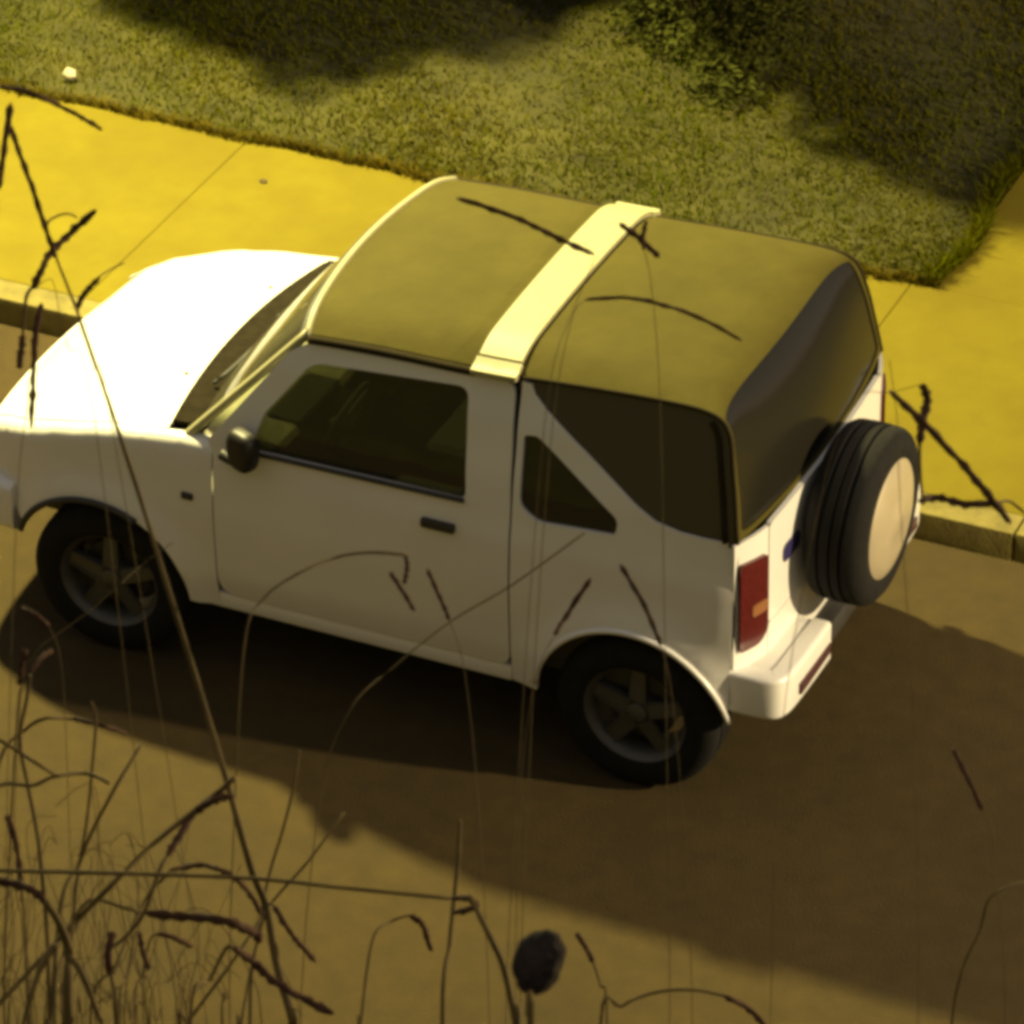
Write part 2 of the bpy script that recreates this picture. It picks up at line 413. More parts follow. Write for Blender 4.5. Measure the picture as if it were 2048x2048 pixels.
sh = empty('verge_shrub', (-2.15, 4.75, vz(-2.15, 4.75))); tag(sh, 'leafy green shrub with upright stems at the top edge of the verge', 'shrub')
crown_mesh('foliage', [(0, 0, 0.16, 0.34, 0.6), (0.35, -0.22, 0.16, 0.27, 0.8), (-0.15, 0.15, 0.30, 0.3, 0.9), (0.5, -0.1, 0.30, 0.28, 1.0), (0.45, -0.45, 0.08, 0.2, 0.7), (0.22, 0.1, 0.45, 0.28, 1.0)], 9000, 0.022, 'leaf', sh)
for k in range(7):
    a = random.uniform(0, 6.28); tube('stem', [(0.15, 0, -0.02), (0.15+0.15*math.cos(a), 0.15*math.sin(a), 0.2), (0.15+0.36*math.cos(a), 0.3*math.sin(a), 0.42)], 0.009, 'bark', sh, 6, 5, taper=0.004)

# ------------------------------------------------------------------ small things lying about
def pebble(name, loc, s, material, label, cat):
    bm = bmesh.new(); bmesh.ops.create_icosphere(bm, subdivisions=2, radius=1)
    for v in bm.verts:
        q = 1+0.22*math.sin(v.co.x*4+1)*math.sin(v.co.y*3.2+v.co.z*5); v.co = Vector((v.co.x*s[0]*q, v.co.y*s[1]*q, v.co.z*s[2]*q))
    o = finish(bm, name, material, None, True, 60); o.location = loc; return tag(o, label, cat)
pebble('pale_stone', (-4.64, 3.19, PZ+0.03), (0.035, 0.03, 0.03), 'stone', 'small pale stone in the grass near the pavement edge', 'stone')
pebble('dead_leaf', (-3.33, 2.66, PZ+0.006), (0.02, 0.015, 0.006), 'darkleaf', 'tiny dark dead leaf lying on the pavement', 'leaf')

# ------------------------------------------------------------------ the car (front towards -x, rear axle above the origin)
car = empty('parked_car', (0, 0, 0))
tag(car, 'small white off-road car with tan canvas soft top parked beside the kerb', 'car')
HW = [(0.30, 0.745), (0.36, 0.757), (0.5, 0.775), (0.75, 0.782), (0.95, 0.772), (1.08, 0.752), (1.17, 0.742), (1.4, 0.70), (1.6, 0.652), (1.66, 0.632)]
def hwz(z): return interp(z, HW)
ARCH_F = (-2.27, 0.32); ARCH_R = (-0.01, 0.32); AR = 0.392
def Yb(x, z):
    y = hwz(z)
    for (ax, az) in (ARCH_F, ARCH_R):
        d = math.hypot(x-ax, z-az)
        if z < 0.95: y += 0.030*math.exp(-((d-AR)/0.075)**2)
    if x < -2.35: y -= 0.13*min(1.2, (-2.35-x)/0.50)**2.4
    if x > 0.25: y -= 0.02*((x-0.25)/0.14)**2
    return y
def arc(c, r, a0, a1, n=18):
    return [(c[0]+r*math.cos(rad(a0+(a1-a0)*i/n)), c[1]+r*math.sin(rad(a0+(a1-a0)*i/n))) for i in range(n+1)]
ZT = [(-2.95, 0.79), (-2.86, 0.835), (-2.78, 0.875), (-2.69, 0.912), (-2.4, 0.990), (-2.2, 1.030), (-1.9, 1.066), (-1.7, 1.075)]
def ztop(x): return interp(x, ZT)
FR = 0.05
def fender_pt(sg):
    def f(x, v):
        zs = ztop(x)-FR
        if v <= zs: return (x, sg*Yb(x, v), v)
        Y0 = Yb(x, zs); L = FR*math.pi/2; q = v-zs
        if q <= L:
            th = q/FR; return (x, sg*(Y0-FR*(1-math.cos(th))), zs+FR*math.sin(th))
        return (x, sg*(Y0-FR-(q-L)), zs+FR)
    return f
def hood_edge(x): return Yb(x, ztop(x)-FR)-FR-0.018
def hood_z(x, y):
    e = hood_edge(x); t = min(1, abs(y)/e)
    return ztop(x)+0.002+(0.048 if x > -2.6 else 0.048*max(0, (x+2.95)/0.35))*(1-t**2.8)
# soft top and roof profile: x, z at the centre, drop at the edge, how far the centre bows to the rear
PROF = [(-1.39, 1.650, 0.062, -0.07, 0), (-1.10, 1.678, 0.074, -0.03, 0), (-0.80, 1.692, 0.084, 0, 0), (-0.53, 1.696, 0.080, 0, 0), (-0.2, 1.702, 0.066, 0, 0), (0.02, 1.700, 0.054, 0.0, 0.02),
        (0.13, 1.686, 0.040, 0.010, 0.055), (0.208, 1.652, 0.024, 0.030, 0.062), (0.262, 1.595, 0.012, 0.050, 0.050), (0.305, 1.50, 0.006, 0.062, 0.030), (0.352, 1.34, 0.003, 0.066, 0.010), (0.385, 1.178, 0.0, 0.060, 0.0)]
def prof(t):
    t = max(0, min(len(PROF)-1, t)); i = min(int(t), len(PROF)-2); f = t-i
    p = [PROF[max(0, i-1)], PROF[i], PROF[i+1], PROF[min(len(PROF)-1, i+2)]]
    return [0.5*((2*p[1][k])+(p[2][k]-p[0][k])*f+(2*p[0][k]-5*p[1][k]+4*p[2][k]-p[3][k])*f*f+(3*p[1][k]-p[0][k]-3*p[2][k]+p[3][k])*f**3) for k in range(5)]
def top_pt(t, s, dz=0.0):
    x, z, dr, xc, xe = prof(t); a = min(1, abs(s)); x += xe*a**5
    g = 0.35*a*a+0.65*max(0, (a-0.7)/0.3)**2
    ze = z-dr
    return (x+xc*(1-min(1, s*s)), s*(hwz(ze)+dz*0.5), z-dr*g+dz)
BAR_T0 = 2 + 0.10/0.27; BAR_T1 = 3.0                           # roof bar between x=-0.70 and x=-0.53

for sg in (-1, 1):
    fm = fender_pt(sg)
    side = lambda x, z, sg=sg: (x, sg*Yb(x, z), z)
    inn = (-1.0, 0, 0.7)
    # front fender
    ol = [(-2.86, 0.62), (-2.70, 0.60)] + list(reversed(arc(ARCH_F, AR, 3, 152, 22))) + [(-1.84, 0.335), (-1.763, 0.335)]
    xs = [-1.763, -1.9, -2.05, -2.2, -2.35, -2.5, -2.6, -2.7, -2.78, -2.86]
    ol += [(x_, ztop(x_)-FR+FR*math.pi/2+0.013) for x_ in xs]
    fe = panel('fender', ol, [], fm, 'paint', car, 0.012, 0.05, 0.025, inn)
    sm = box('side_marker', (-1.895, sg*0.776-0.012, 0.81), (-1.845, sg*0.776+0.012, 0.84), 'amber' if sg > 0 else 'plastic', fe, 0.004, 1)
    pts = [(a, sg*(Yb(a, b)+0.004), b) for a, b in arc(ARCH_F, AR, 62, 158, 12)]
    tube('arch_lip', pts, 0.014, 'plastic', fe, 6, 2)
    # door
    dl = rounded([(-1.757, 0.40), (-1.757, 1.03), (-1.785, 1.085), (-1.455, 1.515), (-1.385, 1.56), (-0.535, 1.592), (-0.519, 1.10), (-0.519, 0.40)], [0.08, 0.02, 0.02, 0.03, 0.04, 0.05, 0.02, 0.06], 4)
    win = rounded([(-1.605, 1.082), (-1.545, 1.25), (-1.358, 1.492), (-0.717, 1.536), (-0.700, 1.092)], [0.02, 0.02, 0.05, 0.05, 0.04], 5)
    dmat = 'paint'
    d = panel('door', dl, [win], side, dmat, car, 0.02, 0.07, 0.04, inn)
    gl = [(-1.62, 1.07), (-1.56, 1.26), (-1.365, 1.505), (-0.705, 1.55), (-0.688, 1.08)]
    panel('window', gl, [], lambda x, z, sg=sg: (x, sg*(Yb(x, z)-0.018), z), 'glass', d, 0.004, 0.2, 0.1, inn)
    V = [(x_, sg*(Yb(x_, z_)+0.004), z_) for x_, z_ in ((-1.62, 1.078), (-1.3, 1.083), (-1.0, 1.087), (-0.705, 1.092))]
    tube('window_seal', V, 0.010, 'plastic', d, 6, 3)
    h = box('handle', (-0.875, sg*0.776-0.014, 0.950), (-0.735, sg*0.776+0.014, 0.988), 'plastic', d, 0.010, 2)
    # door mirror
    mi = empty('door_mirror', (-1.590, sg*0.815, 1.125)); mi.parent = car; mi.rotation_euler.z = rad(-sg*68)
    bm = bmesh.new(); bmesh.ops.create_icosphere(bm, subdivisions=4, radius=1)
    for v in bm.verts:
        c = v.co; e_ = 0.55
        q = Vector([math.copysign(abs(t_)**e_, t_) for t_ in c])
        k = 1.0-0.28*max(0, -q.z)
        v.co = Vector((q.x*(0.052 if q.x < 0 else 0.030), q.y*0.070*k, q.z*0.086))
    finish(bm, 'housing', 'mirror_black', mi, True, 80)
    box('mirror_pane', (0.022, -0.046, -0.050), (0.0325, 0.046, 0.062), 'mirror', mi, 0.003, 1)
    tube('bracket', [(0.0, 0, -0.06), (-0.01, -sg*0.06, -0.07), (-0.02, -sg*0.115, -0.06)], 0.022, 'plastic', mi, 8, 4)
    # rear quarter with the sloping bar
    ql = [(-0.512, 0.335), (-0.403, 0.335)] + list(reversed(arc(ARCH_R, AR, 20, 178, 24))) + [(0.376, 0.47), (0.376, 1.172), (0.25, 1.168), (0.16, 1.170), (0.06, 1.190), (-0.02, 1.235), (-0.405, 1.518), (-0.455, 1.565), (-0.470, 1.60), (-0.508, 1.604)]
    qw = rounded([(-0.482, 1.405), (-0.428, 1.414), (-0.085, 1.160), (-0.095, 1.094), (-0.415, 1.072), (-0.482, 1.125)], [0.015, 0.02, 0.03, 0.02, 0.06, 0.03], 5)
    q = panel('quarter_panel', ql, [qw], side, 'paint', car, 0.02, 0.055, 0.035, inn)
    panel('quarter_window', [(-0.495, 1.42), (-0.425, 1.43), (-0.07, 1.165), (-0.08, 1.08), (-0.42, 1.06), (-0.495, 1.11)], [], lambda x, z, sg=sg: (x, sg*(Yb(x, z)-0.016), z), 'glass', q, 0.004, 0.2, 0.1, inn)
    pts = [(a, sg*(Yb(a, b)+0.002), b) for a, b in arc(ARCH_R, AR+0.006, 12, 172, 18)]
    tube('arch_lip', pts, 0.012, 'paint', q, 6, 2)
    tube('corner_seal', [(0.379, sg*0.738, 0.62), (0.381, sg*0.746, 0.8), (0.382, sg*0.742, 1.0), (0.381, sg*0.728, 1.17)], 0.0075, 'plastic', q, 6, 3)
    # sill below the door
    box('sill', (-1.80, sg*0.735-0.022, 0.325), (-0.515, sg*0.735+0.022, 0.396), 'paint', car, 0.012)

# bonnet
def hood_front(y): return -2.79-0.055*(1-min(1, (y/0.62)**2))
def hood_rear(y): return -1.985-0.045*(1-min(1, (y/0.66)**2))
ys = [i/12 for i in range(-12, 13)]
ol = [(hood_front(q*hood_edge(-2.79)), q*hood_edge(-2.79)) for q in ys]
ol += [(xx, hood_edge(xx)) for xx in (-2.7, -2.6, -2.45, -2.3, -2.15, -2.05)]
ol += [(hood_rear(q*hood_edge(-1.985)), q*hood_edge(-1.985)) for q in reversed(ys)]
ol += [(xx, -hood_edge(xx)) for xx in (-2.05, -2.15, -2.3, -2.45, -2.6, -2.7)]
hood = panel('bonnet', ol, [], lambda x, y: (x, y, hood_z(x, y)), 'paint', car, 0.014, 0.06, 0.06, (-2.3, 0, 0.5))
for sx in (-0.36, 0.36):
    tube('washer_nozzle', [(-2.08, sx, hood_z(-2.08, sx)-0.004), (-2.08, sx, hood_z(-2.08, sx)+0.010)], 0.010, 'plastic', hood, 8, 2, taper=0.006)
# front face
def nose(y, z): return -2.838-0.058*(1-min(1, (y/0.64)**2))-0.02*(0.86-z)
g = panel('grille', rounded([(-0.60, 0.62), (0.60, 0.62), (0.60, 0.815), (-0.60, 0.815)], 0.03), [], lambda y, z: (nose(y, z), y, z), 'paint', car, 0.02, 0.08, 0.05, (0, 0, 0.7))
for k in range(5):
    yy = -0.22+0.11*k
    box('grille_slot', (nose(yy, 0.72)-0.006, yy-0.038, 0.655), (nose(yy, 0.72)+0.01, yy+0.038, 0.785), 'plastic', g, 0.004, 1)
for sg in (-1, 1):
    hl = lathe_y('headlight', [(0.0, -0.022), (0.04, -0.02), (0.07, -0.012), (0.082, 0.0), (0.088, 0.004), (0.088, 0.03)], 'clearlens', car, 28, (nose(0.46, 0.72)-0.004, sg*0.455, 0.722))
    hl.rotation_euler.z = rad(-90)

def sweep(name, path, zlo, zhi, depth, material, parent, bev=0.03):
    """bumper section swept along a plan line (outer face), depth measured inwards (to the right of travel)"""
    P = smooth_path([(a, b, 0) for a, b in path], 5)
    sec = rounded([(0, zlo), (0, zhi), (depth, zhi), (depth, zlo)], [bev, bev, 0.004, 0.004], 4)
    bm = bmesh.new(); rings = []
    for i, p in enumerate(P):
        t = (P[min(i+1, len(P)-1)]-P[max(0, i-1)]).normalized(); n = Vector((t.y, -t.x, 0))
        rings.append([bm.verts.new((p.x+n.x*a, p.y+n.y*a, b)) for a, b in sec])
    for A, B in zip(rings, rings[1:]):
        for i in range(len(sec)):
            j = (i+1) % len(sec); bm.faces.new((A[i], A[j], B[j], B[i]))
    bm.faces.new(rings[0]); bm.faces.new(list(reversed(rings[-1])))
    return finish(bm, name, material, parent, True, 40)
fb = [(-2.665, 0.775), (-2.75, 0.765), (-2.84, 0.70), (-2.895, 0.52), (-2.925, 0.25), (-2.93, 0)]
sweep('front_bumper', [(a, -b) for a, b in fb]+[(a, b) for a, b in reversed(fb[:-1])], 0.445, 0.655, 0.13, 'paint', car, 0.035)
# cowl and windscreen
def cowl_pt(x, s):
    return (x-0.05*(1-s*s), s*0.655, 1.072+0.035*(1-s*s)+0.05*(x+1.985))
cw = panel('cowl', [(-1.985, -1), (-1.84, -1), (-1.84, 1), (-1.985, 1)], [], cowl_pt, 'cowl', car, 0.02, 0.05, 0.15, (-1.9, 0, 0.5))
for y0 in (-0.42, 0.12):
    tube('wiper', [(-1.93, y0, 1.115), (-1.90, y0+0.06, 1.135), (-1.875, y0+0.40, 1.15)], 0.008, 'plastic', cw, 6, 4)
def ws_pt(s, q):
    b = Vector((-1.862-0.055*(1-s*s), 0.660*s, 1.085+0.034*(1-s*s))); t = Vector(top_pt(0, s)); t.y *= 0.985; t.z -= 0.012
    p = b.lerp(t, q); p.x -= 0.025*math.sin(math.pi*q); return tuple(p)
panel('windscreen', [(-0.99, 0.0), (0.99, 0.0), (0.99, 0.985), (-0.99, 0.985)], [], ws_pt, 'wglass', car, 0.005, 0.12, 0.12, (0, 0, 1))
wf = empty('windscreen_frame'); wf.parent = car
for sg in (-1, 1):
    tube('pillar', [(-1.90, sg*0.712, 1.045), (-1.862, sg*0.700, 1.088), (-1.63, sg*0.676, 1.335), (-1.392, sg*0.634, 1.590)], 0.019, 'bar', wf, 10, 5)
tube('header', [top_pt(0, s_/10, 0.0) for s_ in range(-10, 11)], 0.0125, 'bar', wf, 10, 2)
tube('header_seal', [(lambda p: (p[0]-0.026, p[1]*0.985, p[2]-0.022))(top_pt(0, s_/10)) for s_ in range(-10, 11)], 0.011, 'plastic', wf, 8, 2)

# roof canvas, roof bar, rear hood
panel('roof_canvas', [(0.06, -0.985), (BAR_T0+0.06, -0.985), (BAR_T0+0.06, 0.985), (0.06, 0.985)], [], top_pt, 'canvas', car, 0.012, 0.15, 0.05, (-1, 0, 0.8))
bar = panel('roof_bar', [(BAR_T0, -0.925), (BAR_T1, -0.925), (BAR_T1, 0.925), (BAR_T0, 0.925)], [], lambda t, s: top_pt(t, s, 0.016), 'bar', car, 0.022, 0.2, 0.05, (-0.6, 0, 0.8))
for sg in (-1, 1):
    o_ = [(BAR_T0-0.02, 0.94*sg), (BAR_T1+0.02, 0.94*sg), (BAR_T1+0.02, 1.04*sg), (BAR_T0-0.02, 1.04*sg)]
    panel('end_cap', o_, [], lambda t, s: top_pt(t, s, 0.016), 'bar', bar, 0.022, 0.2, 0.05, (-0.6, 0, 0.8))
    tube('roof_rail', [(lambda p: (p[0], p[1]*1.004, p[2]-0.012))(top_pt(t_, sg*1.0)) for t_ in (0.05, 0.5, 1, 1.5, 2, BAR_T0)], 0.017, 'canvas_d', car, 8, 3)
TE = len(PROF)-1
rw = rounded([(7.3, -0.955), (10.8, -0.955), (10.8, 0.955), (7.3, 0.955)], 0.16, 5)  # rear window enlarged over the canvas; its dark vinyl stands in for shade
rear_top = panel('rear_canvas', [(3.02, -1), (TE, -1), (TE, 1), (3.02, 1)], [rw], top_pt, 'canvas', car, 0.010, 0.15, 0.05, (-0.2, 0, 0.9), 60)
panel('rear_window', rounded([(7.25, -0.975), (10.85, -0.975), (10.85, 0.975), (7.25, 0.975)], 0.15, 4), [], lambda t, s: (lambda p: (p[0]-0.006, p[1], p[2]))(top_pt(t, s)), 'vinyl_r', rear_top, 0.003, 0.3, 0.2, (-0.2, 0, 0.9))
for sg in (-1, 1):
    ed = [top_pt(3.0+k*(TE-3.0)/26, 1) for k in range(27)]
    lo = [(-0.50, 1.51), (-0.43, 1.485), (-0.03, 1.205), (0.06, 1.162), (0.16, 1.146), (0.372, 1.150)]
    ol = lo + [(p[0]-0.004, p[2]-0.004) for p in reversed(ed)]
    panel('side_window', ol, [], lambda x, z, sg=sg: (x, sg*(hwz(z)-0.010), z), 'vinyl', rear_top, 0.003, 0.12, 0.06, (-0.2, 0, 1.3))
    tube('binding', [(p[0], sg*(p[1]-0.002), p[2]) for p in ed], 0.008, 'canvas_d', rear_top, 6, 1)
    tube('sail_strip', [(lambda t_: (top_pt(t_, 1)[0]-0.05, sg*(hwz(top_pt(t_, 1)[2])-0.006), top_pt(t_, 1)[2]-0.01))(7.3+k*(TE-7.3)/8) for k in range(9)], 0.012, 'canvas_d', rear_top, 6, 1)

# tail
def tail_x(y, z):
    a = abs(y); b = 0.462-0.016*(min(a, 0.59)/0.59)**2
    if a > 0.56: b -= 0.066*((a-0.56)/0.19)**1.5
    return b+0.010*(1.17-z)
tm = lambda off: (lambda y, z: (tail_x(y, z)+off, y, z))
tg = panel('tailgate', rounded([(-0.575, 0.748), (0.575, 0.748), (0.575, 1.182), (-0.575, 1.182)], 0.025), [], tm(0), 'paint', car, 0.02, 0.06, 0.08, (-1, 0, 0.9))
bd = rounded([(-0.46, 0.940), (-0.315, 0.940), (-0.315, 1.015), (-0.46, 1.015)], 0.028, 4)
panel('badge', bd, [], tm(0.006), 'blue', tg, 0.005, 0.04, 0.04, (-1, 0, 0.9))
panel('rear_valance', [(-0.578, 0.50), (0.578, 0.50), (0.578, 0.741), (-0.578, 0.741)], [], tm(0), 'paint', car, 0.02, 0.08, 0.08, (-1, 0, 0.9))
for sg in (-1, 1):
    ol = [(sg*0.583, 0.52), (sg*0.752, 0.52), (sg*0.752, 1.172), (sg*0.583, 1.180)]
    cp = panel('rear_corner', ol, [], tm(0), 'paint', car, 0.015, 0.025, 0.08, (-1, 0, 0.9))
    ll = rounded([(sg*0.742, 0.700), (sg*0.640, 0.700), (sg*0.600, 0.745), (sg*0.605, 1.075), (sg*0.742, 1.085)], [0.012, 0.03, 0.02, 0.02, 0.012], 4)
    tl = panel('tail_light', ll, [], tm(0.016), 'red', car, 0.018, 0.02, 0.05, (-1, 0, 0.9))
    sl = rounded([(sg*0.690, 0.835), (sg*0.612, 0.835), (sg*0.612, 0.885), (sg*0.690, 0.885)], 0.012, 3)
    panel('indicator_lens', sl, [], tm(0.020), 'amber', tl, 0.004, 0.02, 0.05, (-1, 0, 0.9))
    # bumper corner
    pth = [(0.33, sg*0.772), (0.42, sg*0.772), (0.50, sg*0.768), (0.552, sg*0.752), (0.580, sg*0.712), (0.592, sg*0.64), (0.598, sg*0.45), (0.600, sg*0.31)]
    if sg > 0: pth = pth
    bm_ = sweep('rear_bumper', pth if sg > 0 else list(reversed(pth)), 0.445, 0.625, 0.075, 'paint', car, 0.020)
    box('bumper_step', (0.40, sg*0.515-0.205, 0.46), (0.545, sg*0.515+0.205, 0.618), 'paint', bm_, 0.008)
    box('reflector', (0.588, sg*0.47-0.15, 0.492), (0.606, sg*0.47+0.15, 0.540), 'reflector', bm_, 0.006)
box('rear_crossmember', (0.42, -0.33, 0.40), (0.545, 0.33, 0.50), 'plastic', car, 0.02)

# wheels
def make_wheel(name, spare=False):
    rim = lathe_y(name, [(0.209, -0.092), (0.203, -0.084), (0.192, -0.05), (0.182, 0.03), (0.186, 0.08), (0.209, 0.092), (0.196, 0.086), (0.172, 0.03), (0.182, -0.05), (0.194, -0.08), (0.209, -0.092)], 'alloy', None, 40)
    lathe_y('tyre', [(0.206, -0.086), (0.224, -0.100), (0.262, -0.104), (0.296, -0.098), (0.318, -0.084), (0.328, -0.068), (0.331, -0.045), (0.323, -0.040), (0.323, -0.032), (0.332, -0.028), (0.332, -0.004), (0.324, -0.002), (0.324, 0.004), (0.332, 0.006), (0.332, 0.030), (0.323, 0.034), (0.323, 0.042), (0.331, 0.046), (0.328, 0.068), (0.318, 0.084), (0.296, 0.098), (0.262, 0.104), (0.224, 0.100), (0.206, 0.086), (0.206, -0.086)], 'rubber', rim, 56, sharp=50)
    if spare:
        lathe_y('wheel_cover', [(0.0, -0.128), (0.05, -0.128), (0.062, -0.122), (0.12, -0.124), (0.175, -0.117), (0.212, -0.106), (0.226, -0.098), (0.228, -0.085)], 'cover', rim, 48)
    else:
        for k in range(5):
            bm = bmesh.new(); a = 2*math.pi*k/5+0.3
            r = bmesh.ops.create_cube(bm, size=1)['verts']
            for v in r:
                wdt = 0.075 if v.co.x < 0 else 0.058
                q = Vector((v.co.x*0.155+0.118, v.co.y*0.022-0.062+(0.012 if v.co.x > 0 else 0), v.co.z*wdt))
                v.co = Vector((q.x*math.cos(a)-q.z*math.sin(a), q.y, q.x*math.sin(a)+q.z*math.cos(a)))
            bmesh.ops.bevel(bm, geom=bm.edges[:], offset=0.006, segments=2, affect='EDGES')
            finish(bm, 'spoke', 'alloy', rim)
        lathe_y('hub_cap', [(0.0, -0.088), (0.03, -0.087), (0.042, -0.08), (0.046, -0.06), (0.07, -0.052), (0.07, -0.02)], 'alloy', rim, 24)
        lathe_y('brake_disc', [(0.0, -0.02), (0.14, -0.02), (0.14, 0.0), (0.0, 0.0)], 'plastic', rim, 28)
    return rim
def copy_tree(o, parent=None):
    c = o.copy(); C.objects.link(c); c.parent = parent
    for ch in o.children: copy_tree(ch, c)
    return c
w0 = make_wheel('wheel'); first = True
for (wx, sg) in ((0, -1), (-2.25, -1), (0, 1), (-2.25, 1)):
    o = w0 if first else copy_tree(w0); first = False
    o.parent = car; o.location = (wx, sg*0.688, 0.330)
    o.rotation_euler = (0, 0, 0 if sg < 0 else math.pi)
    if wx < -1: o.rotation_euler.z += rad(4)
sp = make_wheel('spare_wheel', True); sp.parent = car; sp.scale = (1.05, 1.18, 1.05); sp.location = (0.604, -0.03, 0.950); sp.rotation_euler.z = rad(90)
box('spare_bracket', (0.455, -0.12, 0.86), (0.575, 0.06, 1.04), 'plastic', car, 0.015)

# underbody and cabin
box('chassis', (-2.62, -0.52, 0.27), (0.40, 0.52, 0.43), 'plastic', car, 0.03)
box('engine_bay_filler', (-2.76, -0.56, 0.43), (-1.90, 0.56, 0.86), 'plastic', car, 0.03)  # solid black box added to stop light leaking through the panel gaps
for ax in (0.0, -2.25): tube('axle', [(ax, -0.62, 0.33), (ax, 0, 0.33), (ax, 0.62, 0.33)], 0.045, 'plastic', car, 10, 2)
box('cabin_floor', (-1.88, -0.715, 0.40), (0.37, 0.715, 0.46), 'trim', car, 0.01)
for sg in (-1, 1):
    box('side_trim', (-1.76, sg*0.716-0.014, 0.46), (0.36, sg*0.716+0.014, 1.035), 'trim', car, 0.008)
box('bulkhead', (-1.90, -0.70, 0.46), (-1.86, 0.70, 1.04), 'trim', car, 0.008)
box('rear_bulkhead', (0.345, -0.70, 0.46), (0.37, 0.70, 1.12), 'trim', car, 0.008)
dsh = box('dashboard', (-1.850, -0.69, 0.80), (-1.50, 0.69, 1.085), 'dash', car, 0.05, 3)
box('instrument_hood', (-1.66, -0.52, 1.04), (-1.50, -0.16, 1.10), 'trim', dsh, 0.03, 3)
ring = []
for k in range(29):
    a = 2*math.pi*k/28; ring.append(Vector((-1.40+0.06*math.sin(a), -0.34+0.175*math.cos(a), 1.02+0.16*math.sin(a))))
V, F = tube_data(ring, 0.014, 8); swh = raw('steering_wheel', V, F, 'trim', car, True)
tube('column', [(-1.60, -0.34, 0.93), (-1.40, -0.34, 1.02)], 0.035, 'trim', swh, 8, 3)
for k in range(3):
    a = 2*math.pi*k/3+0.5; tube('spoke', [(-1.41, -0.34, 1.02), (-1.40+0.06*math.sin(a), -0.34+0.175*math.cos(a), 1.02+0.16*math.sin(a))], 0.014, 'trim', swh, 6, 3)
def seat(y):
    s = empty('seat', (-1.02, y, 0.46)); s.parent = car
    box('cushion', (-0.28, -0.24, 0.05), (0.24, 0.24, 0.24), 'seat', s, 0.06, 3)
    b = box('backrest', (-0.07, -0.235, 0.0), (0.07, 0.235, 0.58), 'seat', s, 0.055, 3); b.location = (0.20, 0, 0.22); b.rotation_euler.y = rad(14)
    h_ = box('headrest', (-0.05, -0.13, 0.0), (0.05, 0.13, 0.17), 'seat', s, 0.045, 3); h_.location = (0.355, 0, 0.83); h_.rotation_euler.y = rad(10)
    return s
s1 = seat(-0.34); s2 = copy_tree(s1, car); s2.location.y = 0.34
rs = empty('rear_bench', (-0.12, 0, 0.46)); rs.parent = car
box('cushion', (-0.22, -0.52, 0.0), (0.2, 0.52, 0.24), 'seat', rs, 0.05, 3)
b = box('backrest', (-0.06, -0.52, 0.0), (0.06, 0.52, 0.48), 'seat', rs, 0.05, 3); b.location = (0.2, 0, 0.2); b.rotation_euler.y = rad(12)
rm = box('rear_view_mirror', (-1.36, -0.11, 1.50), (-1.335, 0.11, 1.565), 'plastic', car, 0.01)

# ------------------------------------------------------------------ tall dry grass of the embankment, close to the camera
# each entry: label, list of pieces (kind, half-width px, half-width end px, [photo points from the root side to the tip]), depth
def root_of(px, py, depth):
    p = at(px, py, depth); return Vector((p.x, p.y, bank_z(p.x, p.y)-0.02))
def stalk(label, pieces, depth, root=None, name='grass_stalk', cat='grass stalk'):
    k = depth/FPX
    p0 = pieces[0][3][0]
    rp = root_of(*(root or (p0[0], 2080)), depth)
    ob = empty(name, rp); tag(ob, label, cat, 'tall dry grass stalks in front of the car')
    for i, (kind, w0_, w1_, pts) in enumerate(pieces):
        P = [at(a, b, depth+0.02*math.sin(a*0.05+i)) for a, b in pts]
        if i == 0:
            q = at(*(root or (p0[0], 2080)), depth)
            if (P[0]-q).length > 0.02: P = [q]+P
            mid = rp.lerp(q, 0.5); P = [rp, mid]+P
        path = smooth_path(P, 5); n = len(path)
        if kind == 'stem':
            rs = [k*(w0_+(w1_-w0_)*j/(n-1)) for j in range(n)]; V, F = tube_data(path, rs, 6, 0.06); nm, mt_ = 'stem', 'straw'
        else:
            rs = []
            for j in range(n):
                t = j/(n-1); e = min(1, t*6+0.45)*min(1, (1-t)*7+0.3)
                rs.append(k*w0_*e*(0.78+0.36*(j % 2)))
            V, F = tube_data(path, rs, 7, 0.28); nm, mt_ = 'seed_head', 'seed'
        V = [v-rp for v in V]
        raw(nm, V, F, mt_, ob, True)
    return ob
S, H = 'stem', 'seed'
stalk('tallest grass stalk, from the bottom edge up past the bonnet to the top left', [
    (S, 11, 2.6, [(587, 2048), (554, 1930), (533, 1814), (507, 1749), (478, 1651), (449, 1546), (405, 1400), (340, 1190), (285, 1010), (226, 830), (186, 714), (153, 619), (112, 515)]),
    (H, 6, 4, [(112, 515), (99, 482), (70, 391), (37, 300), (20, 250)]),
    (S, 3, 2, [(91, 455), (100, 440), (120, 430), (140, 428), (153, 435)])], 3.9)
stalk('grass stalk with a thick slanting seed head left of the bonnet', [
    (S, 0.9, 0.9, [(190, 842), (137, 697), (118, 620), (104, 560), (70, 575)]),
    (H, 8, 5, [(66, 578), (80, 545), (104, 503), (150, 458), (192, 420)]),
    (S, 4, 3, [(70, 570), (54, 590), (48, 640), (46, 673)]),
    (H, 7, 5, [(46, 670), (42, 705), (38, 738)])], 4.0, (330, 2090))
stalk('short grass seed head rising beside the bonnet edge', [
    (S, 0.9, 0.9, [(226, 860), (190, 740), (160, 650), (153, 619)]),
    (H, 6, 4, [(153, 619), (162, 598), (174, 582), (199, 553)]),
    (S, 2, 1.5, [(199, 553), (222, 538), (248, 526)])], 4.1, (420, 2090))
